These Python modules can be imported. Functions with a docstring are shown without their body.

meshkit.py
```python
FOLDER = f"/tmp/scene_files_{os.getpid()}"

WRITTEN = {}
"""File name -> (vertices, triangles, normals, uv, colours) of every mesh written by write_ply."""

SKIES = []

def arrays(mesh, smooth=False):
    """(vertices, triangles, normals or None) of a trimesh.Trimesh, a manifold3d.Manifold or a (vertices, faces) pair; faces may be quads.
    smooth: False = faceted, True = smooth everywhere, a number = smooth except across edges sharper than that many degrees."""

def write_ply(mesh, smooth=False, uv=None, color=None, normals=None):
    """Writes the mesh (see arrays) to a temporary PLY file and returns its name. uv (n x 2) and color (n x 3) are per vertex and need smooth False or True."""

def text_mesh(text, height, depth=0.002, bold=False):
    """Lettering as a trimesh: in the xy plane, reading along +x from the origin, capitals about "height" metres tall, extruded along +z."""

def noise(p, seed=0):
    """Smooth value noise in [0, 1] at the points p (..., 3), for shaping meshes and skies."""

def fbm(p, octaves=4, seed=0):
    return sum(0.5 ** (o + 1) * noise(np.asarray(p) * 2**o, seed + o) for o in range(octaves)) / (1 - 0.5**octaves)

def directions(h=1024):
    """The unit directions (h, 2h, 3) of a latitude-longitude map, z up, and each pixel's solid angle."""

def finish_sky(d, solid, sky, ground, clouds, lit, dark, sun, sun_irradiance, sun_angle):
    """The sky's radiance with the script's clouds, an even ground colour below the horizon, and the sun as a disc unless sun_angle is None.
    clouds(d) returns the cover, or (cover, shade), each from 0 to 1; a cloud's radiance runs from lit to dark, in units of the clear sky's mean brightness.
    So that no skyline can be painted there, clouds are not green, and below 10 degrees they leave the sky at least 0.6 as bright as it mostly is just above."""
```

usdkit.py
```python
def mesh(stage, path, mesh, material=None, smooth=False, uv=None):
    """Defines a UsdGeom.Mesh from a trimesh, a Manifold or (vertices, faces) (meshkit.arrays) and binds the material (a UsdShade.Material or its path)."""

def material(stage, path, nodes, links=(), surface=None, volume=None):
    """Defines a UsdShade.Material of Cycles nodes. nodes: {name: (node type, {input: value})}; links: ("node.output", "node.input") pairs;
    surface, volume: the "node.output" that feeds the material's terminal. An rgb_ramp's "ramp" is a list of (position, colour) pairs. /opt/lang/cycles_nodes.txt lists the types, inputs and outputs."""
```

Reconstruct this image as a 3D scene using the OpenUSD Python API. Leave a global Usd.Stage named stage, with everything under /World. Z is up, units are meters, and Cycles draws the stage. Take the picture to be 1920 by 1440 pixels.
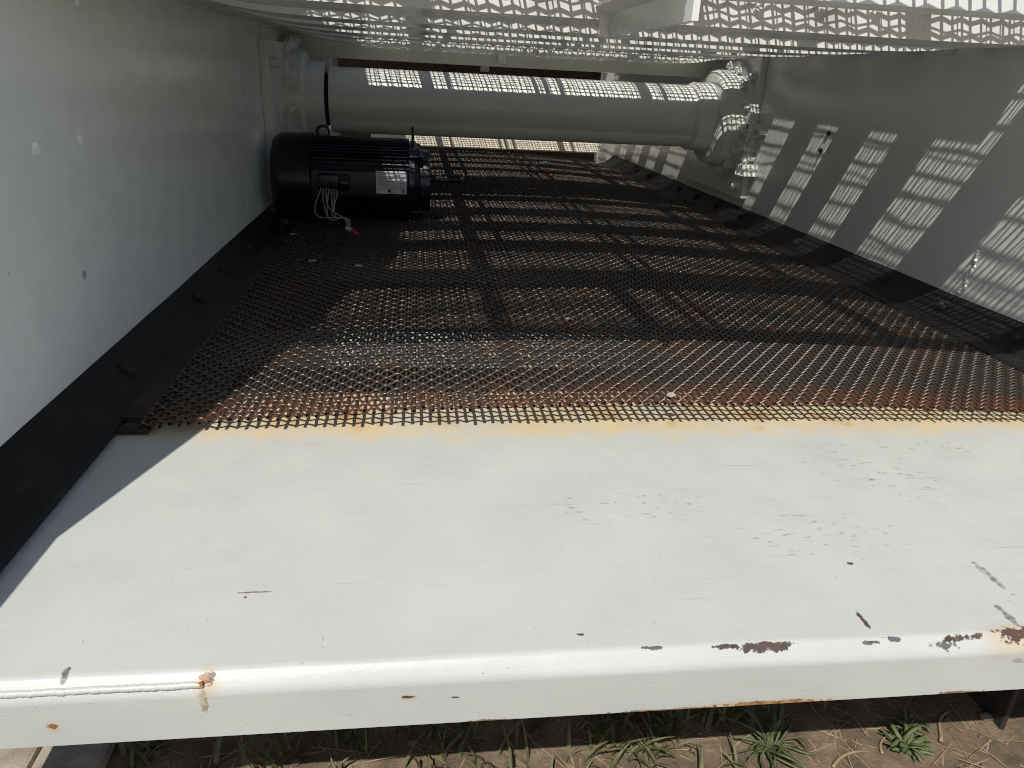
import math, random
import numpy as np, trimesh, manifold3d
from shapely.geometry import Polygon, Point
import usdkit, meshkit
from pxr import Usd, UsdGeom, UsdLux, UsdShade, Gf, Sdf, Vt

random.seed(7); rng = np.random.default_rng(7)
stage = Usd.Stage.CreateInMemory()
UsdGeom.SetStageUpAxis(stage, UsdGeom.Tokens.z); UsdGeom.SetStageMetersPerUnit(stage, 1.0)
UsdGeom.Xform.Define(stage, '/World'); UsdGeom.Scope.Define(stage, '/World/Looks')

# ---------------------------------------------------------------- camera, sun, sky, exposure
# everything below is laid out in machine units: 1 unit = H metres, discharge plate at z = 0, ground at z = -ZG
H, ZG = 0.5, 0.6
EXPOSURE = -0.19
SUN_I, SKY = 1.22, 0.088
R = np.array([[0.991825, -0.00090, 0.127602], [-0.118248, -0.382337, 0.916426], [0.047962, -0.924023, -0.379318]])  # columns: camera right, down, forward
cam = UsdGeom.Camera.Define(stage, '/World/camera')
cam.CreateHorizontalApertureAttr(36.0); cam.CreateVerticalApertureAttr(27.0)
cam.CreateFocalLengthAttr(36.0 * 1395 / 1920); cam.CreateClippingRangeAttr(Gf.Vec2f(0.01, 500))
cam.CreateExposureAttr(EXPOSURE)
M4 = np.eye(4); M4[0, :3] = R[:, 0]; M4[1, :3] = -R[:, 1]; M4[2, :3] = -R[:, 2]; M4[3, :3] = [0, 0, (1 + ZG) * H]
cam.AddTransformOp().Set(Gf.Matrix4d(M4.tolist()))

sd = np.array([-0.30, -0.72, 1.0]); sd /= np.linalg.norm(sd)       # towards the sun
elev, rot = math.asin(sd[2]), math.atan2(sd[0], sd[1])
sun = UsdLux.DistantLight.Define(stage, '/World/sun_light')
sun.CreateIntensityAttr(SUN_I); sun.CreateAngleAttr(0.45); sun.CreateColorAttr(Gf.Vec3f(1.0, 0.955, 0.88))
sun.CreateNormalizeAttr(True)
zz = sd; xx = np.cross([0, 0, 1], zz); xx /= np.linalg.norm(xx); yy = np.cross(zz, xx)
S4 = np.eye(4); S4[0, :3] = xx; S4[1, :3] = yy; S4[2, :3] = zz
sun.AddTransformOp().Set(Gf.Matrix4d(S4.tolist()))
sky = UsdLux.DomeLight.Define(stage, '/World/sky')
skym = usdkit.material(stage, '/World/Looks/sky_look', {
    's': ('sky_texture', {'sky_type': 'single_scattering', 'sun_disc': False, 'sun_elevation': elev, 'sun_rotation': rot}),
    'b': ('background_shader', {'strength': SKY})}, [('s.color', 'b.color')], surface='b.background')
UsdShade.MaterialBindingAPI.Apply(sky.GetPrim()).Bind(skym)
sky.GetPrim().SetCustomDataByKey('label', 'clear blue daylight sky above the machine')
sky.GetPrim().SetCustomDataByKey('category', 'sky'); sky.GetPrim().SetCustomDataByKey('kind', 'structure')

# ---------------------------------------------------------------- materials
def mat(name, nodes, links, surface='p.BSDF'):
    return usdkit.material(stage, '/World/Looks/' + name, nodes, links, surface=surface)

class G:
    """small builder of node graphs"""
    def __init__(s): s.n, s.l, s.k = {}, [], 0
    def add(s, kind, ins=None, **con):
        s.k += 1; nm = 'n%03d' % s.k
        s.n[nm] = (kind, ins or {})
        for k, v in con.items(): s.l.append((v, nm + '.' + k))
        return nm
    def pos(s):
        if not hasattr(s, '_p'): s._p = s.add('geometry') + '.position'
        return s._p
    def math(s, t, a, b=None):
        ins, con = {'math_type': t}, {}
        for key, v in (('value1', a), ('value2', b)):
            if v is None: continue
            if isinstance(v, str): con[key] = v
            else: ins[key] = v
        return s.add('math', ins, **con) + '.value'
    def mapped(s, scale=(1, 1, 1), rot=(0, 0, 0), loc=(0, 0, 0)):
        return s.add('mapping', {'scale': scale, 'rotation': rot, 'location': loc}, vector=s.pos()) + '.vector'
    def noise(s, scale, detail=3, rough=.55, vec=None, dist=0.0):
        return s.add('noise_texture', {'scale': scale, 'detail': float(detail), 'roughness': rough, 'distortion': dist}, vector=vec or s.pos()) + '.fac'
    def ramp(s, fac, stops): return s.add('rgb_ramp', {'ramp': stops}, fac=fac) + '.color'
    def step(s, fac, a, b):
        return s.add('map_range', {'range_type': 'smoothstep', 'from_min': a, 'from_max': b, 'to_min': 0.0, 'to_max': 1.0, 'clamp': True}, value=fac) + '.result'
    def mix(s, fac, a, b, kind='mix'):
        ins, con = {'mix_type': kind}, {}
        for key, v in (('fac', fac), ('color1', a), ('color2', b)):
            if isinstance(v, str): con[key] = v
            else: ins[key] = v
        return s.add('mix', ins, **con) + '.color'
    def blob(s, c, r, rot=0.0, edge=.35, amount=1.0, nscale=90, namp=.9):
        """mask of an irregular spot at machine point c with radii r"""
        cw = [c[0] * H, c[1] * H, (c[2] + ZG) * H]
        d = s.add('vector_math', {'vector_math_type': 'x', 'math_type': 'subtract', 'vector2': cw}, vector1=s.pos()) + '.vector'
        del s.n[d.split('.')[0]][1]['vector_math_type']
        m = s.add('mapping', {'rotation': (0, 0, rot), 'scale': [1 / (q * H) for q in r]}, vector=d) + '.vector'
        L = s.add('vector_math', {'math_type': 'length'}, vector1=m) + '.value'
        nz = s.math('multiply', s.math('subtract', s.noise(nscale, 4, .65), .5), namp * 2)
        v = s.math('add', L, nz)
        inv = s.step(v, 1 + edge / 2, 1 - edge / 2) if False else s.math('subtract', 1.0, s.step(v, 1 - edge / 2, 1 + edge / 2))
        return s.math('multiply', inv, amount) if amount != 1 else inv
    def finish(s, name, color, rough, bump=None, bump_dist=.001, bump_strength=1.0, metallic=0.0, spec=.5, coat=0.0):
        ins = {'metallic': metallic, 'specular_ior_level': spec, 'coat_weight': coat}
        con = {}
        for key, v in (('base_color', color), ('roughness', rough)):
            if isinstance(v, str): con[key] = v
            else: ins[key] = v
        if bump: con['normal'] = s.add('bump', {'strength': bump_strength, 'distance': bump_dist}, height=bump) + '.normal'
        p = s.add('principled_bsdf', ins, **con)
        return mat(name, s.n, s.l, p + '.BSDF')

def paint(name, lip=False):
    g = G()
    wa, wb = ((.50, .522, .50), (.555, .572, .542)) if lip else ((.79, .805, .765), (.82, .83, .785))
    col = g.ramp(g.noise(7, 5, .6), [(.3, wa), (.7, wb)])
    # long faint smears of dirt
    smear = g.step(g.noise(1, 5, .65, g.mapped((9, 26, 26), (0, 0, .25))), .54, .78)
    col = g.mix(g.math('multiply', smear, .17 if lip else .10), col, (.36, .345, .31) if lip else (.5, .48, .43))
    # tiny dark specks and chips
    v = g.add('voronoi_texture', {'scale': 95.0, 'randomness': 1.0}, vector=g.pos())
    few = g.math('greater_than', g.add('rgb_to_bw', {}, color=v + '.color') + '.val', .60 if lip else .80)
    dot = g.math('multiply', g.math('less_than', g.math('add', v + '.distance', g.math('multiply', g.math('subtract', g.noise(300, 3, .6), .5), .16)), .062), few)
    col = g.mix(g.math('multiply', dot, .75), col, (.10, .085, .07))
    # fine scratches: stretched noise cut high
    for k, (rz, th) in enumerate(((.3, .735), (-.9, .745), (1.3, .75))):
        sc = g.noise(1, 3, .5, g.mapped((22, 260, 90), (0, 0, rz), (k * 3.1, 1.7 * k, 0)))
        patch = g.step(g.noise(9, 2, .5, g.mapped((1, 1, 1), (0, 0, 0), (k * 5., 2, 1))), .5, .62)
        col = g.mix(g.math('multiply', g.math('multiply', g.step(sc, th - .02, th + .02), patch), .6), col, (.16, .14, .125))
    rough = g.ramp(g.noise(14, 3), [(.3, (.30,) * 3), (.7, (.44,) * 3)] if lip else [(.3, (.17,) * 3), (.7, (.27,) * 3)])
    rough = g.add('rgb_to_bw', {}, color=rough) + '.val'
    bumpy = g.math('multiply', g.noise(420, 2, .5), .35)
    bumpy = g.math('add', bumpy, g.math('multiply', g.noise(45, 3, .6), .5))
    v2 = g.add('voronoi_texture', {'scale': 75.0, 'randomness': 1.0}, vector=g.pos())
    few2 = g.math('greater_than', g.add('rgb_to_bw', {}, color=v2 + '.color') + '.val', .60)
    bead = g.math('multiply', g.math('subtract', 1.0, g.step(v2 + '.distance', .04, .13)), few2)
    bumpy = g.math('add', bumpy, g.math('multiply', bead, .5))
    if not lip:
        bumpy = g.math('add', bumpy, g.math('multiply', g.noise(1, 2, .5, g.mapped((3.5, 3.5, 13))), 3.5))
        # brownish dirt and rust bleeding from the joints under the top deck
        st = g.step(g.noise(9, 5, .65), .48, .70)
        up = g.add('separate_xyz', {}, vector=g.pos())
        hi = g.step(up + '.z', (1.17 + ZG) * H, (1.3 + ZG) * H)
        col = g.mix(g.math('multiply', g.math('multiply', st, hi), .72), col, (.20, .15, .105))
    else:
        xyz = g.add('separate_xyz', {}, vector=g.pos())
        wob = g.math('add', g.math('multiply', g.math('subtract', g.noise(26, 5, .65), .5), .14), xyz + '.y')
        rust = g.step(wob, 1.945 * H, 2.075 * H)
        rust2 = g.step(wob, 2.03 * H, 2.15 * H)
        ve = g.ramp(g.noise(9, 4, .6), [(.28, (.30,) * 3), (.62, (.78,) * 3)])
        col = g.mix(g.math('multiply', rust, g.add('rgb_to_bw', {}, color=ve) + '.val'), col, (.68, .53, .28))
        ve2 = g.step(g.noise(17, 5, .65), .47, .70)
        col = g.mix(g.math('multiply', g.math('multiply', rust2, ve2), .7), col, (.42, .185, .055))
        # scuffed greyish area right of centre
        sc = g.step(g.noise(1, 5, .7, g.mapped((46, 120, 60), (0, 0, .15))), .57, .66)
        for c, r in (((1.30, 1.80, 0), (.16, .13, .2)), ((1.36, 1.66, 0), (.12, .10, .2)), ((1.0, 1.45, 0), (.2, .1, .2)), ((.55, 1.60, 0), (.22, .07, .2)), ((1.62, 1.9, 0), (.2, .05, .2))):
            col = g.mix(g.math('multiply', g.math('multiply', sc, g.blob(c, r, .2, .8, 1, 20, .3)), .62), col, (.17, .13, .11))
        # chips through the paint: (centre, radii, colour)
        RUST, GREY, BRN = (.33, .125, .03), (.12, .125, .135), (.085, .04, .028)
        pits = None
        for c, r, q, rz, halo in (((.683, 1.080, -.002), (.062, .0085, .016), BRN, 0., 0), ((.60, 1.083, -.001), (.03, .004, .008), BRN, 0., 0), ((1.06, 1.066, -.010), (.030, .016, .012), GREY, -.3, 0), ((1.10, 1.079, -.002), (.055, .007, .010), BRN, .1, 0),
                            ((1.235, 1.078, 0), (.055, .017, .020), BRN, 0., 1), ((1.25, 1.076, 0), (.030, .009, .010), RUST, 0., 0), ((-.368, 1.060, -.012), (.013, .03, .010), (.36, .13, .025), 0., 1), ((-.360, 1.072, 0), (.012, .010, .012), BRN, .5, 0),
                            ((-.016, 1.06, -.064), (.011, .02, .0028), BRN, 0., 1), ((-.631, 1.06, -.087), (.008, .02, .005), (.34, .14, .04), 0., 1), ((.073, 1.06, -.071), (.008, .02, .0022), GREY, 0., 0),
                            ((.70, 1.06, -.132), (.10, .02, .006), (.45, .23, .07), 0., 1), ((.48, 1.06, -.134), (.09, .02, .004), (.42, .21, .08), 0., 0), ((.14, 1.06, -.134), (.04, .02, .004), (.40, .2, .08), 0., 0), ((1.12, 1.06, -.133), (.05, .02, .004), (.40, .2, .08), 0., 0),
                            ((.918, 1.14, 0), (.0045, .026, .02), BRN, .45, 0), ((.95, 1.083, 0), (.014, .006, .01), GREY, 0., 0), ((.90, 1.080, 0), (.02, .003, .01), GREY, 0., 0), ((.452, 1.087, 0), (.018, .004, .01), GREY, 0., 0), ((1.24, 1.13, 0), (.008, .035, .02), (.35, .35, .34), .35, 0),
                            ((1.30, 1.26, 0), (.008, .05, .02), (.42, .42, .40), .5, 0), ((-.61, 1.09, 0), (.005, .020, .01), (.25, .25, .26), -.2, 0), ((1.0, 1.33, 0), (.010, .005, .01), BRN, -.5, 0), ((.32, 1.13, 0), (.008, .004, .01), BRN, .3, 0),
                            ((-.375, 1.06, -.045), (.006, .02, .024), (.52, .47, .34), 0., 0), ((-.33, 1.30, 0), (.034, .0022, .01), (.30, .18, .12), -.04, 0), ((-.345, 1.285, 0), (.003, .003, .01), RUST, 0., 0)):
            shade = g.mix(g.step(g.noise(140, 4, .6), .35, .65), q, tuple(.4 * e + .01 for e in q))
            if halo:
                hc = (c[0], c[1], c[2] - r[2] * .5)
                col = g.mix(g.blob(hc, (r[0] * 1.5, r[1] * 1.6, r[2] * 2.2), rz, 1.2, .45, 60, .6), col, (.55, .36, .16))
            mk = g.blob(c, r, rz, .28, .93, 120, 1.5)
            col = g.mix(mk, col, shade); pits = mk if pits is None else g.math('maximum', pits, mk)
        q_ = np.random.default_rng(3)
        for i in range(16):
            c = (q_.uniform(-.3, 1.5), q_.uniform(1.12, 1.95), 0); dk = q_.uniform(.15, .4)
            col = g.mix(g.blob(c, (q_.uniform(.02, .075), q_.uniform(.0008, .0016), .02), q_.uniform(-.5, .9), .5, q_.uniform(.25, .6), 60, .8), col, (dk, dk * .95, dk * .88))
        bumpy = g.math('subtract', bumpy, g.math('multiply', pits, .8))
    return g.finish(name, col, rough, bumpy, .0012, .35, spec=.45)

M_paint = paint('white_paint'); M_lip = paint('white_paint_worn', True)

def simple(name, c1, c2, rough, nscale=30, bscale=120, bd=.0006, metallic=0., spec=.5, stops=(.35, .65), coat=0.):
    g = G(); col = g.ramp(g.noise(nscale, 5, .62), [(stops[0], c1), (stops[1], c2)])
    return g.finish(name, col, rough, g.noise(bscale, 4, .6), bd, .6, metallic, spec, coat)

g = G()
wcol = g.ramp(g.noise(9, 5, .65), [(.36, (.042, .037, .034)), (.52, (.054, .042, .034)), (.64, (.078, .042, .026)), (.80, (.095, .043, .022))])
xyz = g.add('separate_xyz', {}, vector=g.pos())
edge = g.math('subtract', 1.0, g.step(g.math('add', xyz + '.y', g.math('multiply', g.math('subtract', g.noise(14, 3), .5), .14)), 2.06 * H, 2.25 * H))
wcol = g.mix(g.math('multiply', edge, .6), wcol, (.13, .050, .024))
M_wire = g.finish('rusty_wire', wcol, .30, g.noise(500, 3, .6), .0004, .5, .25, .85)
M_topwire = simple('dark_wire', (.06, .05, .045), (.14, .08, .05), .5, 20, 300, .0003, .3)
g = G()
rc = g.ramp(g.noise(12, 4, .6), [(.35, (.009, .0095, .011)), (.7, (.018, .0175, .0175))])
sc = g.step(g.noise(1, 5, .7, g.mapped((40, 12, 40))), .60, .70)
rc = g.mix(g.math('multiply', sc, .30), rc, (.07, .062, .05))
M_rubber = g.finish('black_rubber', rc, .55, g.noise(140, 4, .6), .0008, .5, 0, .28)
M_rust = simple('dark_rust', (.012, .010, .009), (.038, .022, .016), .75, 40, 200, .0010)
M_rail = simple('rusty_rail', (.016, .013, .011), (.050, .034, .022), .6, 14, 140, .0008, 0, .3)
M_motor = simple('motor_paint', (.0035, .0045, .010), (.006, .008, .016), .24, 30, 90, .0004, 0, .5)
M_steel = simple('shaft_steel', (.02, .022, .03), (.05, .05, .055), .35, 40, 300, .0002, .6)
M_plate = simple('nameplate_silver', (.56, .57, .58), (.66, .66, .66), .35, 30, 200, .0001, .0)
M_ink = simple('ink', (.03, .03, .035), (.05, .05, .055), .5)
M_lead = simple('wire_sleeve', (.34, .325, .30), (.46, .44, .40), .5)
M_nut = simple('red_plastic', (.24, .018, .022), (.34, .03, .03), .4)
M_cream = simple('cream_sleeve', (.62, .52, .40), (.7, .6, .5), .5)
M_blue = simple('blue_scrap', (.10, .35, .62), (.2, .5, .75), .6)
M_scrap = simple('pale_scrap', (.35, .31, .25), (.55, .50, .42), .8)
M_feed = simple('feed_plate_paint', (.66, .60, .48), (.74, .69, .56), .55, 12, 90, .0008)
M_curtain = simple('brown_curtain', (.045, .034, .026), (.10, .072, .052), .8, 10, 60, .002)
M_conc = simple('concrete', (.27, .23, .185), (.42, .37, .30), .9, 22, 130, .002)
M_post = simple('post_steel', (.020, .017, .014), (.05, .04, .032), .6, 25, 120, .0008)
g = G()
sc_ = g.ramp(g.noise(18, 6, .68), [(.3, (.085, .062, .043)), (.55, (.19, .145, .10)), (.75, (.31, .25, .18))])
M_soil = g.finish('dry_soil', sc_, .95, g.noise(150, 5, .7), .004, .8, 0, .2)
def leaf(name, c1, c2):
    g = G(); col = g.ramp(g.noise(40, 3), [(.3, c1), (.7, c2)])
    p = g.add('principled_bsdf', {'roughness': .55}, base_color=col); t = g.add('translucent_bsdf', {}, color=col)
    m = g.add('mix_closure', {'fac': .25}, closure1=p + '.BSDF', closure2=t + '.BSDF')
    return mat(name, g.n, g.l, m + '.closure')
M_grass = leaf('grass_blades', (.085, .095, .034), (.21, .205, .095))
M_weed = leaf('weed_leaf', (.10, .14, .055), (.19, .22, .10))
M_straw = leaf('dry_straw', (.30, .22, .12), (.52, .42, .26))

# ---------------------------------------------------------------- scene helpers
used = {}
def numbered(parent, name):
    k = (parent, name); used[k] = used.get(k, -1) + 1
    return name if used[k] == 0 else '%s_%03d' % (name, used[k])
ORIGIN = {}
def W(p): return np.asarray(p, float) * H + [0, 0, ZG * H]
def setd(prim, label=None, cat=None, group=None, kind=None):
    for k, v in (('label', label), ('category', cat), ('group', group), ('kind', kind)):
        if v: prim.SetCustomDataByKey(k, v)
def thing(name, label, cat, base=(0, 0, 0), group=None, kind=None):
    path = '/World/' + numbered('/World', name)
    x = UsdGeom.Xform.Define(stage, path); o = W(base); x.AddTranslateOp().Set(Gf.Vec3d(*map(float, o)))
    ORIGIN[path] = o; setd(x.GetPrim(), label, cat, group, kind)
    return path
def part(parent, name, mesh, material, smooth=False, label=None, kind=None):
    path = parent + '/' + numbered(parent, name)
    o = ORIGIN[parent]; ORIGIN[path] = o
    if hasattr(mesh, 'to_mesh'): m_ = mesh.to_mesh(); mesh = trimesh.Trimesh(m_.vert_properties[:, :3], m_.tri_verts, process=False)
    if isinstance(mesh, tuple): v, f = mesh
    else: v, f = mesh.vertices, mesh.faces
    m = usdkit.mesh(stage, path, (W(v) - o, np.asarray(f)), material, smooth)
    setd(m.GetPrim(), label, kind=kind)
    return path
def single(name, label, cat, mesh, material, smooth=False, group=None, kind=None):
    path = '/World/' + numbered('/World', name)
    v, f = mesh if isinstance(mesh, tuple) else (mesh.vertices, mesh.faces)
    m = usdkit.mesh(stage, path, (W(v), np.asarray(f)), material, smooth)
    setd(m.GetPrim(), label, cat, group, kind); ORIGIN[path] = np.zeros(3)
    return path
cat = trimesh.util.concatenate
def rbox(lo, hi, r=.004):
    """box with rounded edges"""
    lo, hi = np.array(lo, float), np.array(hi, float); r = min(r, (hi - lo).min() * .45)
    s = manifold3d.Manifold.sphere(r, 8)
    m = manifold3d.Manifold.batch_hull([s.translate([float(q[i][k]) for k, i in enumerate(c)]) for c in np.ndindex(2, 2, 2) for q in [[None] * 0 or [np.array([lo[0] + r, lo[1] + r, lo[2] + r]), np.array([hi[0] - r, hi[1] - r, hi[2] - r])]] for _ in [0]] if False else
                                        [s.translate([float((lo[k] + r) if c[k] == 0 else (hi[k] - r)) for k in range(3)]) for c in np.ndindex(2, 2, 2)])
    a = m.to_mesh(); return trimesh.Trimesh(a.vert_properties[:, :3], a.tri_verts, process=False)
def loft(sections, cap_tris, closed=True):
    """sections: list of equally long point loops; cap_tris: triangles of the end caps"""
    S = np.asarray(sections, float); n, m = S.shape[:2]; v = S.reshape(-1, 3); f = []
    for i in range(n - 1):
        for j in range(m):
            a, b = i * m + j, i * m + (j + 1) % m; c, d = a + m, b + m
            f += [(a, b, d), (a, d, c)]
    for t in cap_tris:
        f.append((t[2], t[1], t[0])); f.append(tuple((n - 1) * m + q for q in t))
    t = trimesh.Trimesh(v, np.array(f), process=False); t.fix_normals(); return t
def prism_along(axis, prof, a, b, n=2, bulge=None):
    """profile loop of 2-D points carried from a to b along axis (0: prof is (y,z); 1: prof is (x,z))"""
    prof = np.array(prof, float); tri = trimesh.creation.triangulate_polygon(Polygon(prof), engine='earcut')
    idx = [int(np.argmin(((prof - p) ** 2).sum(1))) for p in tri[0]]
    caps = [tuple(idx[q] for q in t) for t in tri[1]]
    secs = []
    for s in np.linspace(a, b, n):
        q = np.zeros((len(prof), 3)); o = [k for k in range(3) if k != axis]
        q[:, axis] = s; q[:, o[0]] = prof[:, 0]; q[:, o[1]] = prof[:, 1]
        secs.append(q)
    return loft(secs, caps)
def revolve_x(prof, c, n=48):
    """prof: (x, r) pairs, revolved about the line through c along x"""
    t = np.linspace(0, 2 * np.pi, n, endpoint=False); P = np.array(prof, float)
    v = np.stack([np.repeat(P[:, 0][:, None], n, 1), c[0] + P[:, 1][:, None] * np.cos(t), c[1] + P[:, 1][:, None] * np.sin(t)], -1).reshape(-1, 3); f = []
    m = len(P)
    for i in range(m - 1):
        for j in range(n):
            a, b = i * n + j, i * n + (j + 1) % n
            f += [(a, b, b + n), (a, b + n, a + n)]
    t_ = trimesh.Trimesh(v, np.array(f)); t_.fix_normals(); return t_
def hexbolt(p, nrm, r=.03, h=.03, washer=True, dome=False):
    nrm = np.array(nrm, float) / np.linalg.norm(nrm); ms = []
    if washer: ms.append(trimesh.creation.cylinder(r * 1.25, h * .25, sections=16).apply_translation([0, 0, h * .12]))
    if dome:
        s = trimesh.creation.icosphere(2, r); s.vertices[:, 2] = np.maximum(s.vertices[:, 2], -.2 * r) * h / r; ms.append(s)
    else:
        ms.append(trimesh.creation.cylinder(r, h, sections=6).apply_translation([0, 0, h * .5 + h * .2]))
        ms.append(trimesh.creation.cylinder(r * .5, h * .5, sections=10).apply_translation([0, 0, h * 1.35]))
    m = cat(ms); m.apply_transform(trimesh.geometry.align_vectors([0, 0, 1], nrm)); m.apply_translation(p); return m
def tubes(paths, r, k, u, w):
    """paths (n, m, 3) swept by a k-gon in the fixed plane of u and w"""
    P = np.asarray(paths, float); n, m = P.shape[:2]; t = np.arange(k) * 2 * np.pi / k + .3
    off = r * (np.cos(t)[:, None] * np.array(u) + np.sin(t)[:, None] * np.array(w))
    v = (P[:, :, None, :] + off).reshape(-1, 3)
    i = np.arange(n)[:, None, None] * m * k; s = np.arange(m - 1)[None, :, None] * k; j = np.arange(k)[None, None, :]; j2 = (j + 1) % k
    a, b = (i + s + j).ravel(), (i + s + j2).ravel(); c, d = a + k, b + k
    return v, np.vstack([np.stack([a, b, d], 1), np.stack([a, d, c], 1)])
def sweep(path, r, k=8):
    P = np.asarray(path, float); T = np.gradient(P, axis=0); T /= np.linalg.norm(T, axis=1)[:, None]
    v = []; ref = np.array([.31, .2, .93]); t = np.arange(k) * 2 * np.pi / k
    rr = np.broadcast_to(r, len(P))
    for p, d, q in zip(P, T, rr):
        a = np.cross(d, ref); a /= np.linalg.norm(a); b = np.cross(d, a); v.append(p + q * (np.cos(t)[:, None] * a + np.sin(t)[:, None] * b))
    n = len(P); f = []
    for i in range(n - 1):
        for j in range(k): a, b = i * k + j, i * k + (j + 1) % k; f += [(a, b, b + k), (a, b + k, a + k)]
    v = np.concatenate(v); v = np.vstack([v, P[0], P[-1]]); c0, c1 = len(v) - 2, len(v) - 1
    for j in range(k): f += [(c0, (j + 1) % k, j), (c1, (n - 1) * k + j, (n - 1) * k + (j + 1) % k)]
    m = trimesh.Trimesh(v, np.array(f), process=False); m.fix_normals(); return m
def bezier(pts, n=24):
    from scipy.interpolate import CubicSpline
    pts = np.array(pts, float); return CubicSpline(np.arange(len(pts)), pts)(np.linspace(0, len(pts) - 1, n))

XL, XR = -.985, 2.61
XM, XH = (XL + XR) / 2, (XR - XL) / 2

# ---------------------------------------------------------------- ground
def ground_h(x, y):
    p = np.stack([x * 4, y * 4, x * 0], -1); return -ZG + .035 * (meshkit.fbm(p, 4, 3) - .5) + .012 * (meshkit.fbm(p * 7, 3, 8) - .5)
gx = np.concatenate([np.linspace(-60, -2.2, 12), np.linspace(-2, 3.2, 150), np.linspace(3.5, 60, 12)])
gy = np.concatenate([np.linspace(-60, -.8, 12), np.linspace(-.5, 3.2, 110), np.linspace(3.5, 70, 16)])
X, Y = np.meshgrid(gx, gy, indexing='ij'); Z = ground_h(X, Y)
nx, ny = X.shape; a = (np.arange(nx - 1)[:, None] * ny + np.arange(ny - 1)[None, :]).ravel()
gf = np.vstack([np.stack([a, a + ny, a + ny + 1], 1), np.stack([a, a + ny + 1, a + 1], 1)])
single('ground', 'bare dry brown soil under and around the machine', 'ground', (np.stack([X, Y, Z], -1).reshape(-1, 3), gf), M_soil, True, kind='structure')

# ---------------------------------------------------------------- welded frame
frame = thing('vibrating_screen_frame', 'white painted welded steel frame of a vibrating screen with tall side plates and discharge plate', 'screen frame', (XM, 5, 0))
def side_plate(x0, x1, holes, y_end):
    outline = [(.80, -.14), (2.45, -.14), (2.62, -.60), (y_end, -.60), (y_end, 3.06), (1.95, 3.06), (1.80, 2.75), (1.66, 2.18), (1.41, 1.82), (1.20, 1.22), (1.07, .62), (.80, .60)]
    poly = Polygon(outline)
    for (y, z, r) in holes: poly = poly.difference(Point(y, z).buffer(r, 10))
    m = trimesh.creation.extrude_polygon(poly, x1 - x0, engine='earcut'); v = m.vertices.copy()
    m.vertices = np.stack([v[:, 2] + x0, v[:, 0], v[:, 1]], 1); return m
part(frame, 'side_plate', side_plate(XL - .03, XL, [(2.163, .767, .021), (2.441, .769, .017), (2.576, 1.145, .016), (5.315, .786, .016), (5.307, 1.108, .012)], 9.75), M_paint, label='left side plate with small drilled holes letting daylight in')
part(frame, 'side_plate', side_plate(XR, XR + .03, [], 11.0), M_paint, label='right side plate striped with light')
# chipped paint spots on the left plate, bolts and spatter on the right one
part(frame, 'plug', hexbolt((XL, 2.316, .396), (1, 0, 0), .011, .004, True, True), M_scrap)
for y, z in ((4.713, .775), (4.770, .665)):
    part(frame, 'plug', hexbolt((XR, y, z), (-1, 0, 0), .013, .012, True, False), M_rust)
zq = np.linspace(.36, .13, 40); yq = 3.16 + .055 * (1 - (zq - .13) / .23) + .012 * np.sin(zq * 60)
part(frame, 'weld_spatter', sweep(np.stack([np.full(40, XR), yq + .006 * rng.standard_normal(40), zq], 1), .003 + .008 * rng.random(40), 6), M_paint, True)
zq = np.linspace(.385, .14, 60)
part(frame, 'weld_bead', sweep(np.stack([np.full(60, XR), 5.80 + .006 * rng.standard_normal(60), zq], 1), .008 + .005 * rng.random(60), 6), M_paint, True)
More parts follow.
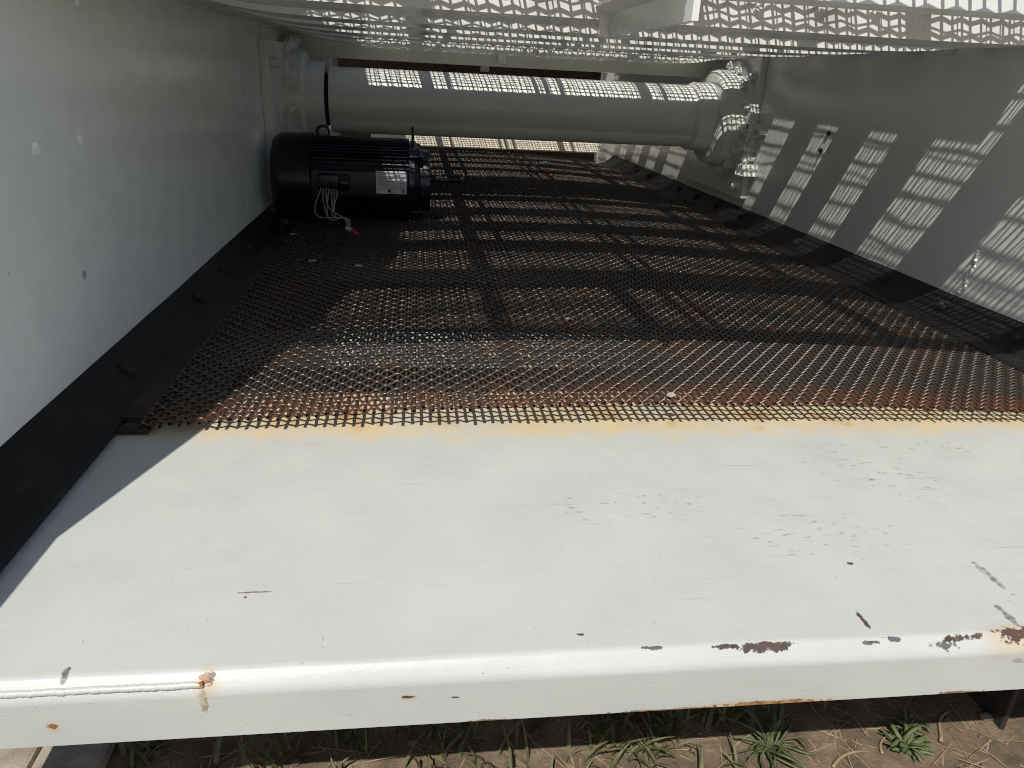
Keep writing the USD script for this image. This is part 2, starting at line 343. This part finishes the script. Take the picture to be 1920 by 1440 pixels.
# discharge plate, bent over at its front edge
prof = [(2.34, 0), (1.096, 0), (1.088, -.001), (1.081, -.004), (1.0665, -.022), (1.062, -.030), (1.060, -.040), (1.060, -.133), (1.072, -.133), (1.072, -.05), (1.10, -.016), (2.34, -.016)]
lipm = prism_along(0, prof, XL, XR, 60)
v = lipm.vertices
wob = (meshkit.fbm(np.stack([v[:, 0] * 3.0, v[:, 1] * 3, v[:, 2] * 3], -1), 3, 5) - .5)
v[:, 2] += wob * .010 * (v[:, 1] < 1.3); v[:, 1] -= wob * .008 * (v[:, 2] < -.02)
part(frame, 'discharge_plate', lipm, M_lip, 40, label='wide worn white discharge plate with bent front edge')
# weld bead along the front bend at the left
n = 150; xs = np.linspace(-.98, -.375, n)
bead = sweep(np.stack([xs, 1.0695 - .0 * xs + .0006 * rng.standard_normal(n), -.0195 + .0012 * meshkit.fbm(np.stack([xs * 30, xs * 0, xs * 0], -1), 3)], 1), .0066 + .0018 * (meshkit.fbm(np.stack([xs * 70, xs * 0, xs * 0], -1), 3) - .5), 8)
part(frame, 'weld_bead', bead, M_lip, True)
# beams under the lower deck
for y0, y1, z0, z1 in ((2.43, 2.49, -.17, -.06), (2.98, 3.14, -.16, -.05), (4.4, 4.55, -.16, -.05), (5.8, 5.95, -.16, -.05), (7.3, 7.45, -.16, -.05), (8.8, 8.95, -.16, -.05)):
    part(frame, 'under_beam', rbox((XL, y0, z0), (XR, y1, z1)), M_paint)
# feed plate and dark rear
part(frame, 'feed_plate', prism_along(0, [(10.58, .11), (10.95, .55), (10.98, .53), (10.61, .09)], -.6, 2.50), M_feed, label='cream stained feed plate at the far end of the deck')
part(frame, 'feed_lip', prism_along(0, [(10.25, -.03), (10.45, -.01), (10.45, -.04), (10.25, -.06)], -.6, 2.58), M_paint)
for i in range(9):
    x0 = -2.25 + i * .69; part(frame, 'rear_curtain', rbox((x0, 12.0 + .04 * (i % 2), -.38), (x0 + .72, 12.03 + .04 * (i % 2), 1.75), .01), M_curtain)
part(frame, 'feed_hood', rbox((-2.3, 10.4, 1.76), (4.0, 12.2, 1.8)), M_paint)
part(frame, 'feed_side', rbox((-2.3, 9.9, -.3), (-2.26, 12.1, 1.755)), M_curtain); part(frame, 'feed_side', rbox((3.96, 9.9, -.3), (4.0, 12.1, 1.755)), M_curtain)
part(frame, 'end_flange', rbox((XL, 9.76, -.1), (XL + .06, 9.79, 1.2)), M_paint)
part(frame, 'end_flange', rbox((XR - .05, 11.0, -.1), (XR, 11.03, 1.2)), M_paint)

# slats that carry the top deck: angles whose lower edge is shallower at both ends
ZT = 1.38
def zb(x): return 1.188 + .105 * np.abs((x - XM) / XH) ** 9
def slat(y, fl):
    secs, up = [], .014 if y < 2 else 0
    for x in np.linspace(XL, XR, 61):
        b = zb(x) + up; t, q = .018, .015
        secs.append([(x, y, b), (x, y + fl, b), (x, y + fl, b + q), (x, y + t, b + q), (x, y + t, ZT), (x, y, ZT)])
    return loft(secs, [(0, 1, 3), (1, 2, 3), (0, 3, 5), (3, 4, 5)])
SLATS = [(1.84, .13), (2.59, .36), (3.37, .30), (3.96, .34), (4.565, .32), (5.22, .26), (6.20, .36), (7.22, .3), (7.85, .3), (8.45, .3), (9.05, .3)]
for i, (y, fl) in enumerate(SLATS):
    s = part(frame, 'cross_slat', slat(y, fl), M_paint)
    if i == 1:
        for x, z in ((.866, 1.252), (1.105, 1.254), (1.315, 1.259), (1.511, 1.265)): part(s, 'bolt', hexbolt((x, y, z), (0, -1, 0), .017, .014), M_paint)
part(frame, 'cross_strip', rbox((XL, 5.445, 1.37), (XR, 5.65, 1.38)), M_paint)
# ledger angles along both side plates
for x0, x1, z0, y1 in ((XL, XL + .135, 1.243, 6.575), (XR - .06, XR, 1.292, 9.7)):
    part(frame, 'ledger', rbox((x0, 1.95, z0), (x1, y1, z0 + .014)), M_paint)
xs = np.linspace(2.3, 9.5, 260)
part(frame, 'ledger_weld', sweep(np.stack([np.full(260, XR - .004) + .004 * rng.standard_normal(260), xs, 1.285 + .006 * meshkit.fbm(np.stack([xs * 9, xs * 0, xs * 0], -1), 3)], 1), .012 + .004 * rng.random(260), 7), M_paint, True)
part(frame, 'ledger_weld', sweep(np.stack([np.full(260, XL + .003) + .002 * rng.standard_normal(260), xs * .62 + .9, 1.238 + .004 * meshkit.fbm(np.stack([xs * 9, xs * 0 + 4, xs * 0], -1), 3)], 1), .007 + .003 * rng.random(260), 7), M_paint, True)
# deep cross beam behind the vibrator tube, a channel with its open side to the back
bm = part(frame, 'cross_beam', prism_along(0, [(6.58, 1.086), (6.80, 1.086), (6.80, 1.100), (6.60, 1.100), (6.60, 1.37), (6.58, 1.37)], XL, XR), M_paint)
part(bm, 'gusset', loft([[(x, 6.40, 1.232), (x, 6.578, 1.232), (x, 6.578, 1.105), (x, 6.50, 1.105)] for x in (.655, .72)], [(0, 1, 2), (0, 2, 3)]), M_paint)
part(bm, 'clip', revolve_x([(.53, .0), (.53, .035), (.60, .035), (.60, 0)], (6.70, 1.075), 14), M_paint)
# bars lying along the slats under the top mesh
for x0, w in ((-.10, .085), (.09, .028), (.755, .028), (.835, .032), (.95, .028), (1.58, .085), (1.765, .03)):
    ys = (1.84, 9.9) if w > .03 or x0 in (.755,) else (3.4, 9.9)
    part(frame, 'deck_bar', rbox((x0, ys[0], 1.383), (x0 + w, ys[1], 1.418), .003), M_paint)
# hanging bracket plate under the front of the top deck
k = .615
prof2 = [(k, 1.80, 1.140), (k, 2.60, 1.140), (k, 2.60, 1.30), (k, 1.80, 1.30)]
part(frame, 'hanging_bracket', cat([loft([[(k + o, y, z) for (_, y, z) in prof2] for o in (0, .016)], [(0, 1, 2), (0, 2, 3)]),
     loft([[(k - o, 2.6 + q, z) for (o, q, z) in ((0, 0, 1.14), (0, 0, 1.205), (.03, .0, 1.205), (.03, .0, 1.14))], [(k - o, 2.616, z) for (o, z) in ((0, 1.14), (0, 1.205), (.03, 1.205), (.03, 1.14))]], [(0, 1, 2), (0, 2, 3)]),
     loft([[(k, y, 1.205), (k, y, 1.213), (k - .05, y, 1.232), (k - .05, y, 1.224)] for y in (1.85, 2.6)], [(0, 1, 2), (0, 2, 3)])]), M_paint)

# ---------------------------------------------------------------- top deck mesh and its clamp bars
tm = thing('top_deck_mesh', 'dark wire mesh stretched over the top deck that throws the grid of shadows', 'screen mesh', (XM, 5.5, 1.43))
for P, PR, z0, y0, tilt, layer in ((.0375, .0050, 1.425, 1.66, 0.0, 1), (.0535, .0027, 1.440, 1.72, .005, 2)):
    xw = np.arange(XL + .02, XR - .02, P); xw = xw + rng.normal(0, .0020, len(xw)); yw = np.arange(y0 + .02, 10.2, P); yw = yw + rng.normal(0, .002, len(yw))
    lw = np.zeros((len(xw), 40, 3)); ly = np.linspace(y0, 10.22, 40)
    lw[:, :, 1] = ly; lw[:, :, 0] = xw[:, None] + tilt * (ly - 5)[None] + .0035 * rng.standard_normal((len(xw), 40)); lw[:, :, 2] = z0
    part(tm, 'lengthwise_wire', tubes(lw, PR, 5, (1, 0, 0), (0, 0, 1)), M_topwire, kind='stuff')
    u = np.arange(len(xw) * 2); cxw = np.interp(u / 2, np.arange(len(xw)), xw)
    cw = np.zeros((len(yw), len(u), 3)); cw[:, :, 0] = cxw
    ph = np.cos(np.pi * u / 2)[None] * (1 - 2 * (np.arange(len(yw)) % 2))[:, None]
    cw[:, :, 1] = yw[:, None] + .0012 * rng.standard_normal((len(yw), 1)) - tilt * 1.5 * (cxw - 1)[None]; cw[:, :, 2] = z0 + .0065 * ph
    part(tm, 'crosswise_wire', tubes(cw, PR, 5, (0, 1, 0), (0, 0, 1)), M_topwire, kind='stuff')
for nm, sgn, xw_, lab in (('l', 1, XL, 'white clamp strip holding the top mesh along the left side plate'), ('r', -1, XR, 'white clamp strip holding the top mesh along the right side plate')):
    single('top_clamp_strip', lab, 'clamp bar', prism_along(1, [(xw_, 1.60), (xw_ + sgn * .17, 1.445), (xw_ + sgn * .19, 1.45), (xw_ + sgn * .19, 1.47), (xw_, 1.63)], 2.9 if sgn < 0 else 1.9, 9.9), M_paint)

# ---------------------------------------------------------------- lower deck mesh
lm = thing('lower_deck_mesh', 'rusty crimped wire mesh of the lower deck lying over the rear of the white plate', 'screen mesh', (XM, 6, 0))
PX, PY, WR, AMP = .0277, .0335, .0050, .0066
MX0, MX1, MY0, MY1 = -.79, 2.385, 2.045, 10.2
nxw, nyw = int((MX1 - MX0) / PX), int((MY1 - MY0) / PY)
xg = MX0 + PX * np.arange(nxw); xg = xg + np.where(xg > -.09, .009, 0)       # the joint between two mesh panels
yg = MY0 + .012 + PY * np.arange(nyw)
def crown(x, y):
    q = 1 - ((x - .82) / 1.66) ** 2
    return .016 + .074 * np.clip(q, 0, 1) * (1 + .04 * np.sin(y * 1.7 + x)) + .0015 * np.sin(x * 9 + y * 4)
def samples(nsamp): return np.arange(0, nsamp)
YN = 4.3; jn = int((YN - MY0) / PY)
def across(j0, j1, per, k):
    u = np.arange((nxw - 1) * per + 1) / per; x = np.interp(u, np.arange(nxw), xg)
    y = yg[j0:j1][:, None] + .0006 * rng.standard_normal((j1 - j0, 1)) + .003 * (meshkit.noise(np.stack([np.broadcast_to(x, (j1 - j0, len(x))) * 2, np.broadcast_to(yg[j0:j1][:, None], (j1 - j0, len(x))) * 2, np.zeros((j1 - j0, len(x)))], -1), 9) - .5)
    sgn = (1 - 2 * (np.arange(j0, j1) % 2))[:, None]
    wv = np.cos(np.pi * u); z = crown(x[None], y) + AMP * sgn * np.sign(wv) * np.abs(wv) ** .85
    return tubes(np.stack([np.broadcast_to(x, y.shape), y, z], -1), WR, k, (0, 1, 0), (0, 0, 1))
def along(v0, v1, per, k):
    u = v0 + np.arange((v1 - v0) * per + 1) / per; y = np.interp(u, np.arange(nyw), yg)
    if v0 == 0: y = y.copy(); y[0] = MY0 - .006
    sgn = -(1 - 2 * (np.arange(nxw) % 2))[:, None]
    x = xg[:, None] + 0 * y[None]; yy_ = np.broadcast_to(y, x.shape).copy()
    if v0 == 0: yy_[:, 0] += rng.normal(0, .004, nxw)
    wv = np.cos(np.pi * u); z = crown(x, yy_) + .0028 * sgn * np.sign(wv) * np.abs(wv) ** .85
    return tubes(np.stack([x, yy_, z], -1), WR, k, (1, 0, 0), (0, 0, 1))
part(lm, 'crosswise_wire', across(0, jn, 4, 6), M_wire, True, kind='stuff'); part(lm, 'crosswise_wire', across(jn, nyw, 2, 4), M_wire, True, kind='stuff')
part(lm, 'lengthwise_wire', along(0, jn, 4, 6), M_wire, True, kind='stuff'); part(lm, 'lengthwise_wire', along(jn, nyw - 1, 2, 4), M_wire, True, kind='stuff')
# folded hooked edge strip at the left end of the mesh
es = part(lm, 'edge_strip', rbox((-.90, 2.03, .004), (-.765, 2.075, .016)), M_rust, label='rusty folded corner of the mesh edge')

# ---------------------------------------------------------------- clamp bars of the lower deck
def clamp(label, s, xw, bolts, y1, bolt_label):
    """s = +1 for the left bar (it slopes from the wall towards +x)"""
    t = thing('clamp_bar', label, 'clamp bar', (xw, 5, 0))
    prof = [(0, .128), (.124, .030), (.132, .022), (.130, .004), (.118, .004), (0, .100)]
    pr = [(xw + s * a, b) for a, b in prof]
    n = 90; m = prism_along(1, pr, 1.055, y1, n)
    v = m.vertices; v[:, 0] += s * .004 * (meshkit.fbm(np.stack([v[:, 1] * 2.2, v[:, 2] * 3, v[:, 0] * 0], -1), 3, 11) - .5); v[:, 2] += .006 * (meshkit.fbm(np.stack([v[:, 1] * 1.6, v[:, 2] * 0, v[:, 0] * 0], -1), 3, 4) - .5) * (v[:, 2] > .05)
    part(t, 'rubber_bar', m, M_rubber)
    pr = [(xw + s * a, b) for a, b in ((.118, .030), (.205, .024), (.211, .017), (.205, .012), (.118, .018))]
    part(t, 'support_rail', prism_along(1, pr, 2.095, y1, 40), M_rail if s > 0 else M_rubber)
    for y in bolts:
        part(t, 'bolt', hexbolt((xw + s * .066, y, .0775), (s * .62, 0, .785), .026, .020, True, True), M_rust, 40)
clamp('black sloping rubber clamp bar along the foot of the left side plate', 1, XL, [2.36, 3.20, 3.67, 4.2, 4.7, 5.2, 5.7], 9.7, '')
clamp('black sloping rubber clamp bar along the foot of the right side plate', -1, XR, [2.74, 3.23, 3.72, 4.22, 4.73, 5.2, 5.68, 6.2, 6.7, 7.2, 7.7, 8.2, 8.7, 9.2], 10.05, '')

# ---------------------------------------------------------------- vibrator tube
TY, TZ = 6.2, .785
tb = thing('vibrator_tube', 'grey white round vibrator tube spanning from side plate to side plate with bolted flanges', 'tube', (XM, TY, TZ))
part(tb, 'inner_shaft', revolve_x([(-.80, .185), (-.62, .185)], (TY, TZ), 48), M_rubber, True)
part(tb, 'tube', revolve_x([(-.640, .19), (-.640, .232), (-.634, .236), (2.185, .236)], (TY, TZ), 96), M_paint, 30)
# seam weld and ring welds
xs = np.linspace(-.64, 2.17, 300); sa = math.radians(196); 
part(tb, 'seam_weld', sweep(np.stack([xs, TY + .236 * math.cos(sa) + 0 * xs, TZ + .06 + .236 * math.sin(sa) + .002 * rng.standard_normal(300)], 1), .0035 + .002 * rng.random(300), 6), M_paint, True)
part(tb, 'ring_weld', revolve_x([(2.175, .236), (2.183, .250), (2.195, .250), (2.205, .262), (2.212, .25)], (TY, TZ), 64), M_paint, 50)
part(tb, 'collar', revolve_x([(2.20, .22), (2.20, .258), (2.33, .262), (2.345, .262)], (TY, TZ), 64), M_paint, 30)
part(tb, 'housing', revolve_x([(2.338, .25), (2.343, .315), (2.350, .338), (2.362, .352), (2.38, .357), (2.395, .357), (2.397, .362), (2.53, .362), (2.53, .2)], (TY, TZ), 72), M_paint, 35)
part(tb, 'flange', revolve_x([(2.525, .2), (2.525, .43), (2.53, .436), (2.562, .436), (2.562, .2)], (TY, TZ), 72), M_paint, 30)
part(tb, 'collar', revolve_x([(-.672, .20), (-.668, .262), (-.69, .272), (-.80, .276), (-.82, .276)], (TY, TZ), 64), M_paint, 30)
part(tb, 'housing', revolve_x([(-.80, .26), (-.805, .315), (-.82, .335), (-.84, .34), (-.93, .345), (-.93, .2)], (TY, TZ), 72), M_paint, 35)
part(tb, 'flange', revolve_x([(-.905, .2), (-.905, .42), (-.91, .428), (-.938, .428), (-.938, .2)], (TY, TZ), 72), M_paint, 30)
for s, x in ((1, -.905), (-1, 2.525)):
    for i in range(14):
        a = 2 * math.pi * (i + .35) / 14
        part(tb, 'bolt', hexbolt((x, TY + .392 * math.cos(a), TZ + .395 * math.sin(a)), (s, 0, 0), .038, .034), M_paint)
def plate_at(x0, x1, y0, y1, z0, z1): return rbox((x0, y0, z0), (x1, y1, z1), .004)
part(tb, 'mounting_plate', plate_at(-.984, -.936, 5.30, 7.05, .19, 1.16), M_paint); part(tb, 'mounting_plate', plate_at(2.560, 2.609, 5.78, 7.05, .20, 1.235), M_paint)
for y, z in ((5.42, .48), (5.42, 1.02)): part(tb, 'plate_bolt', hexbolt((-.936, y, z), (1, 0, 0), .034, .04), M_paint)
for y, z in ((5.86, 1.10), (5.86, .62), (5.86, .30)): part(tb, 'plate_bolt', hexbolt((2.560, y, z), (-1, 0, 0), .030, .036), M_paint)
# lug block with ribs and studs under the right flange
lug = part(tb, 'lug_block', rbox((2.49, 5.66, .385), (2.608, 5.80, .475), .006), M_paint)
for i in range(4): part(lug, 'rib', rbox((2.482, 5.672 + i * .034, .39), (2.492, 5.684 + i * .034, .47), .002), M_paint)
for y, z, l in ((5.75, .69, .10), (5.70, .75, .12), (5.78, .58, .09), (5.74, .515, .11)):
    st = part(tb, 'stud', trimesh.creation.cylinder(.020, l, sections=12, transform=trimesh.transformations.rotation_matrix(math.pi / 2, (0, 1, 0))).apply_translation((2.609 - l / 2, y, z)), M_paint, 40)
    part(st, 'nut', hexbolt((2.585 - l * .4, y, z), (-1, 0, 0), .034, .03), M_paint)
part(tb, 'lug_tab', loft([[(x, 5.60, .70), (x, 5.72, .735), (x, 5.72, .76), (x, 5.60, .725)] for x in (2.55, 2.606)], [(0, 1, 2), (0, 2, 3)]), M_paint)

# ---------------------------------------------------------------- electric motor lying on the mesh
MY, MZ = 5.17, .335
mo = thing('electric_motor', 'dark navy electric motor lying on the mesh by the left side plate', 'motor', (-.4, MY, .06))
part(mo, 'fan_cover', revolve_x([(-.915, .0), (-.915, .20), (-.90, .25), (-.87, .272), (-.84, .280), (-.66, .284), (-.655, .26)], (MY, MZ), 64), M_motor, 35)
part(mo, 'body', revolve_x([(-.68, .1), (-.68, .245), (-.035, .245), (-.035, .1)], (MY, MZ), 64), M_motor, 30)
for i in range(64):
    a = 2 * math.pi * i / 64
    if abs(((math.degrees(a) - 178) + 180) % 360 - 180) < 19: continue          # smooth pad facing the discharge end
    f = trimesh.creation.box((.62, .026, .007)); f.apply_translation((-.355, .2545, 0)); f.apply_transform(trimesh.transformations.rotation_matrix(a, (1, 0, 0))); f.apply_translation((0, MY, MZ))
    part(mo, 'cooling_fin', f, M_motor)
yp = MY - .262
part(mo, 'side_pad', rbox((-.66, yp, MZ - .085), (-.045, yp + .06, MZ + .085), .012), M_motor, 30)
npl = part(mo, 'nameplate', rbox((-.252, yp - .005, MZ - .052), (-.060, yp - .0005, MZ + .088), .002), M_plate)
zt = MZ + .078
for k_ in range(9):
    L_ = [.16, .07, .12, .15, .09, .14, .06, .13, .16][k_]
    part(npl, 'print', rbox((-.243, yp - .0064, zt - .0105 * k_ - .0026), (-.243 + L_ * .8, yp - .0051, zt - .0105 * k_), .0004), M_ink)
    if k_ % 2 == 0: part(npl, 'print', rbox((-.10, yp - .0064, zt - .0105 * k_ - .0026), (-.075, yp - .0051, zt - .0105 * k_), .0004), M_ink)
part(npl, 'print', rbox((-.247, yp - .0064, MZ - .020), (-.065, yp - .0051, MZ - .0175), .0004), M_ink)
part(npl, 'print', revolve_x([(0, .0), (0, .011), (.0014, .011), (.0014, 0)], (0, 0), 16).apply_transform(trimesh.transformations.rotation_matrix(math.pi / 2, (0, 0, 1))).apply_translation((-.168, yp - .0066, MZ - .034)), M_ink)
part(npl, 'print', rbox((-.088, yp - .0066, MZ - .042), (-.074, yp - .0051, MZ - .028), .0004), M_ink)
part(mo, 'end_shield', cat([revolve_x([(-.04, .1), (-.04, .258), (-.01, .258), (.02, .225), (.025, .1)], (MY, MZ), 48), revolve_x([(.02, .08), (.02, .2), (.03, .205), (.088, .205), (.092, .20), (.092, .03)], (MY, MZ), 48)]), M_motor, 35)
for i in range(4):
    a = math.pi / 4 + i * math.pi / 2
    e = rbox((-.045, .20, -.04), (.03, .285, .04), .01); e.apply_transform(trimesh.transformations.rotation_matrix(a, (1, 0, 0))); e.apply_translation((0, MY, MZ)); ear = part(mo, 'ear', e, M_motor, 30)
    part(ear, 'bolt', hexbolt((.03, MY + .25 * math.cos(a), MZ + .25 * math.sin(a)), (1, 0, 0), .018, .02), M_steel)
part(mo, 'shaft', revolve_x([(.085, .0), (.085, .03), (.12, .03), (.122, .025), (.318, .025), (.322, .021), (.322, 0)], (MY, MZ + .018), 24), M_steel, 35)
part(mo, 'shaft_key', rbox((.17, MY - .008, MZ + .04), (.31, MY + .008, MZ + .052), .002), M_steel)
ring = trimesh.creation.torus(.038, .009, 24, 8); ring.apply_transform(trimesh.transformations.rotation_matrix(math.pi / 2, (0, 1, 0)))
r2 = ring.copy(); r2.apply_translation((-.022, MY + .02, MZ + .302)); part(mo, 'lifting_eye', r2, M_motor, True)
ring.apply_transform(trimesh.transformations.rotation_matrix(math.pi / 2, (0, 0, 1))); ring.apply_translation((-.60, MY + .05, MZ + .285)); part(mo, 'lifting_eye', ring, M_motor, True)
part(mo, 'conduit_box', cat([rbox((-.61, yp - .05, MZ - .035), (-.47, yp + .02, MZ + .065), .018), revolve_x([(0, .03), (0, .05), (.05, .05), (.05, .03)], (0, 0), 20).apply_translation((-.47, yp - .01, MZ + .01))]), M_motor, 30)
nutp = np.array([-.405, 4.72, .085]); org = np.array([-.545, yp - .047, MZ - .03])
for i in range(7):
    o = org + [.014 * (i - 3), 0, rng.normal(0, .006)]
    sag = rng.uniform(.75, 1.25); side = rng.normal(0, .03) - .01
    pth = bezier([o, o + [side * .5 - .006 * (3 - i), -.025 - .015 * rng.random(), -.07], o + [side * 1.2 + .004 * i, -.045, -.155 * sag], o * .35 + nutp * .65 + [.0, -.01, -.012 * sag], nutp + [-.014, .004 * (i - 3), .003]], 26)
    part(mo, 'lead_wire', sweep(pth, .0036, 7), M_lead, True)
part(mo, 'wire_sleeve', sweep([nutp + [-.03, 0, .012], nutp + [-.005, -.002, .004], nutp + [.014, -.008, -.006]], [.012, .015, .015], 9), M_cream, True)
part(mo, 'wire_nut', sweep([nutp + [.008, -.008, -.002], nutp + [.025, -.012, -.012], nutp + [.055, -.025, -.026]], [.018, .020, .010], 10), M_nut, True)

# ---------------------------------------------------------------- scraps lying on the mesh
def scrap(p, r, seed):
    q = np.random.default_rng(seed); n = 9; t = np.linspace(0, 2 * np.pi, n, endpoint=False); rr = r * q.uniform(.5, 1.2, n)
    top = np.stack([p[0] + rr * np.cos(t) * 1.4, p[1] + rr * np.sin(t), p[2] + .004 + .012 * q.random(n)], 1)
    return loft([top - [0, 0, .0025], top], [(0, i, i + 1) for i in range(1, n - 1)])
for nm, p, r, m, lab in (('plastic_scrap', (1.50, 8.94, .10), .05, M_blue, 'small bright blue scrap on the mesh near the far end'),
                         ('dry_leaf', (-.76, 4.75, .035), .022, M_scrap, 'pale dry leaf scrap on the mesh in front of the motor fan cover'),
                         ('dry_leaf', (-.55, 3.98, .052), .020, M_scrap, 'pale scrap on the shaded mesh beside the left clamp bar'),
                         ('dry_leaf', (-.29, 3.85, .062), .018, M_scrap, 'pale scrap on the shaded mesh below the red wire nut'),
                         ('dry_leaf', (.62, 2.86, .098), .014, M_scrap, 'beige scrap on the sunlit front band of the mesh'),
                         ('dry_leaf', (1.02, 6.7, .098), .03, M_scrap, 'pale scrap on the mesh under the vibrator tube'),
                         ('paint_flake', (.80, 2.075, .094), .013, M_scrap, 'curled grey flake at the front edge of the mesh in the middle of the plate')):
    single(nm, lab, 'scrap', scrap(p, r, len(nm) + int(abs(p[0]) * 100)), m)

# ---------------------------------------------------------------- ground level things seen below the plate
def gz(x, y): return float(ground_h(np.array(x, float), np.array(y, float)))
K = 1.6 / 1.4
cb = thing('concrete_slab', 'pale rough concrete slab on the soil under the left end of the plate', 'concrete slab', (-.87, 1.5, -ZG))
for x0, x1, dz in ((-.915, -.752, .03), (-1.06, -.922, .026)):
    blk = rbox((x0, 1.33, -ZG - .06), (x1, 1.75, -ZG + dz), .012).subdivide().subdivide(); blk.vertices += .006 * (meshkit.fbm(blk.vertices * 22, 3, 2)[:, None] - .5)
    part(cb, 'slab', blk, M_conc)
lg = thing('support_post', 'dark steel support post standing on the soil under the right end of the plate', 'post', (1.68, 1.50, -ZG))
part(lg, 'post', rbox((1.60, 1.36, -ZG - .03), (1.615, 1.54, -.135), .004), M_post); part(lg, 'post', rbox((1.615, 1.44, -ZG - .03), (1.80, 1.455, -.135), .004), M_post); part(lg, 'post', rbox((1.80, 1.36, -ZG - .03), (1.815, 1.54, -.135), .004), M_post)
ll = thing('support_post', 'dark steel support post standing under the left corner of the plate', 'post', (-1.15, 1.52, -ZG))
part(ll, 'post', rbox((-1.23, 1.44, -ZG - .03), (-1.075, 1.60, -.135), .008), M_post)
def blades(n, xr, yr, lh, w, bend, q, clump=None, flat=1.0):
    V, F = [], []
    for i in range(n):
        if clump is not None and q.random() < .8:
            c = clump[q.integers(len(clump))]; x, y = c[0] + q.normal(0, c[2]), c[1] + q.normal(0, c[2])
        else: x, y = q.uniform(*xr), q.uniform(*yr)
        z = gz(x, y) - .004; a = q.uniform(0, 2 * np.pi); L = q.uniform(*lh); b = q.uniform(*bend); ww = q.uniform(*w)
        d = np.array([math.cos(a), math.sin(a)]); sd_ = np.array([-d[1], d[0]]); base = len(V)
        for t in (0, .3, .6, .85, 1):
            hx = L * (math.sin(b * t) / max(b, .01)) if b > 1.2 else L * t * math.cos(b * t * .8); out = L * t * math.sin(b * (.25 + .75 * t))
            wd = ww * (1 - t ** 2.2) * .5 + .0003
            cx, cy, cz = x + d[0] * out, y + d[1] * out, z + max(hx * flat, .004)
            V += [(cx - sd_[0] * wd, cy - sd_[1] * wd, cz), (cx, cy, cz - wd * .5), (cx + sd_[0] * wd, cy + sd_[1] * wd, cz)]
        for k_ in range(4):
            o = base + k_ * 3
            F += [(o, o + 1, o + 4), (o, o + 4, o + 3), (o + 1, o + 2, o + 5), (o + 1, o + 5, o + 4)]
    return np.array(V), np.array(F)
q = np.random.default_rng(21)
cl = [(q.uniform(-.7, 1.2), q.uniform(1.45, 2.1), q.uniform(.02, .06)) for _ in range(30)] + [(.50, 1.37, .03), (.66, 1.395, .03), (.34, 1.34, .04), (.05, 1.38, .05), (-.35, 1.42, .05), (.20, 1.33, .03), (.58, 1.345, .02)]
single('grass', 'sparse green grass growing in the soil below the front edge of the plate', 'grass', blades(850, (-.7, 1.0), (1.2, 2.1), (.04, .13), (.006, .014), (.3, 1.35), q, cl), M_grass, kind='stuff')
single('dry_grass', 'dead straw coloured grass litter lying on the soil below the plate', 'straw', blades(1300, (-.7, 1.6), (1.12, 2.0), (.03, .14), (.0015, .0045), (1.3, 1.75), q, None, .14), M_straw, kind='stuff')
def weed(name, p, n, L, label, seed):
    q = np.random.default_rng(seed); p = (p[0] * K, p[1] * K); z = gz(p[0], p[1]); t = thing(name, label, 'plant', (p[0], p[1], z))
    for i in range(n):
        a = 2.4 * i + q.normal(0, .5); l = L * q.uniform(.3, 1.15); wd = l * (q.uniform(.10, .22) if 'weed' in name else q.uniform(.025, .05)); up = q.uniform(.2, 1.3); d = np.array([math.cos(a), math.sin(a), 0]); s_ = np.array([-d[1], d[0], 0]); V = []; st = q.uniform(0, .3); tw = q.normal(0, .35); curl = q.uniform(.4, .8)
        s_ = s_ + [0, 0, tw]
        for u_ in np.linspace(0, 1, 7):
            c = np.array([p[0], p[1], z + .006]) + d * l * (st + u_) * math.cos(up * (1 - .6 * u_)) + np.array([0, 0, l * (up * u_ - curl * u_ * u_ * up)]) + s_ * .12 * l * math.sin(3 * u_ + i)
            w_ = wd * math.sin(math.pi * min(1, .08 + u_ * .92)) ** .8 * (1 + .18 * math.sin(9 * u_ + i))
            V.append([c - s_ * w_, c - [0, 0, w_ * .35], c + s_ * w_, c + [0, 0, .0015]])
        part(t, 'leaf', loft(V, [(0, 1, 2), (0, 2, 3)]), M_weed, True)
weed('weed_plant', (1.135, 1.165), 70, .058, 'low green leafy weed on bare soil near the support post', 5)
weed('weed_plant', (1.175, 1.215), 30, .045, 'smaller rounder weed just behind the leafy weed near the support post', 8)
weed('grass_tuft', (.80, 1.18), 60, .12, 'bushy green grass tuft in sunlit soil right of centre', 9)
weed('grass_tuft', (-.58, 1.27), 12, .05, 'small green sprout in the shade beside the concrete slab', 12)
for nm, pts, r, lab in (('dry_stalk', [(1.225, 1.165), (1.245, 1.195), (1.262, 1.222), (1.30, 1.245)], .0055, 'thick crooked straw stalk lying on soil beside the support post'),
                        ('dry_stalk', [(1.07, 1.15), (1.085, 1.18), (1.12, 1.2)], .0045, 'thin straw stalk lying beside the leafy weed'),
                        ('dry_stalk', [(.93, 1.12), (.98, 1.15), (1.04, 1.155)], .005, 'straw stalk lying between the grass tuft and the leafy weed')):
    pp = bezier([(x * K, y * K, gz(x * K, y * K) + r * 1.1) for x, y in pts], 14); single(nm, lab, 'straw', sweep(pp, r * np.linspace(1, .45, 14), 7), M_straw, True)

# small clods and stones
q = np.random.default_rng(4); ms = []
for i in range(420):
    x, y = q.uniform(-.9, 1.75), q.uniform(1.1, 2.1); r = .004 + .016 * q.random() ** 3; m = trimesh.creation.icosphere(1, r); m.vertices *= 1 + .35 * (q.random((len(m.vertices), 1)) - .5); m.vertices *= [1, q.uniform(.6, 1), .6]; m.apply_translation((x, y, gz(x, y) + r * .2)); ms.append(m)
single('clods', 'small crumbly clods and stones scattered on the soil below the plate', 'soil clods', cat(ms), M_soil, True, kind='stuff')
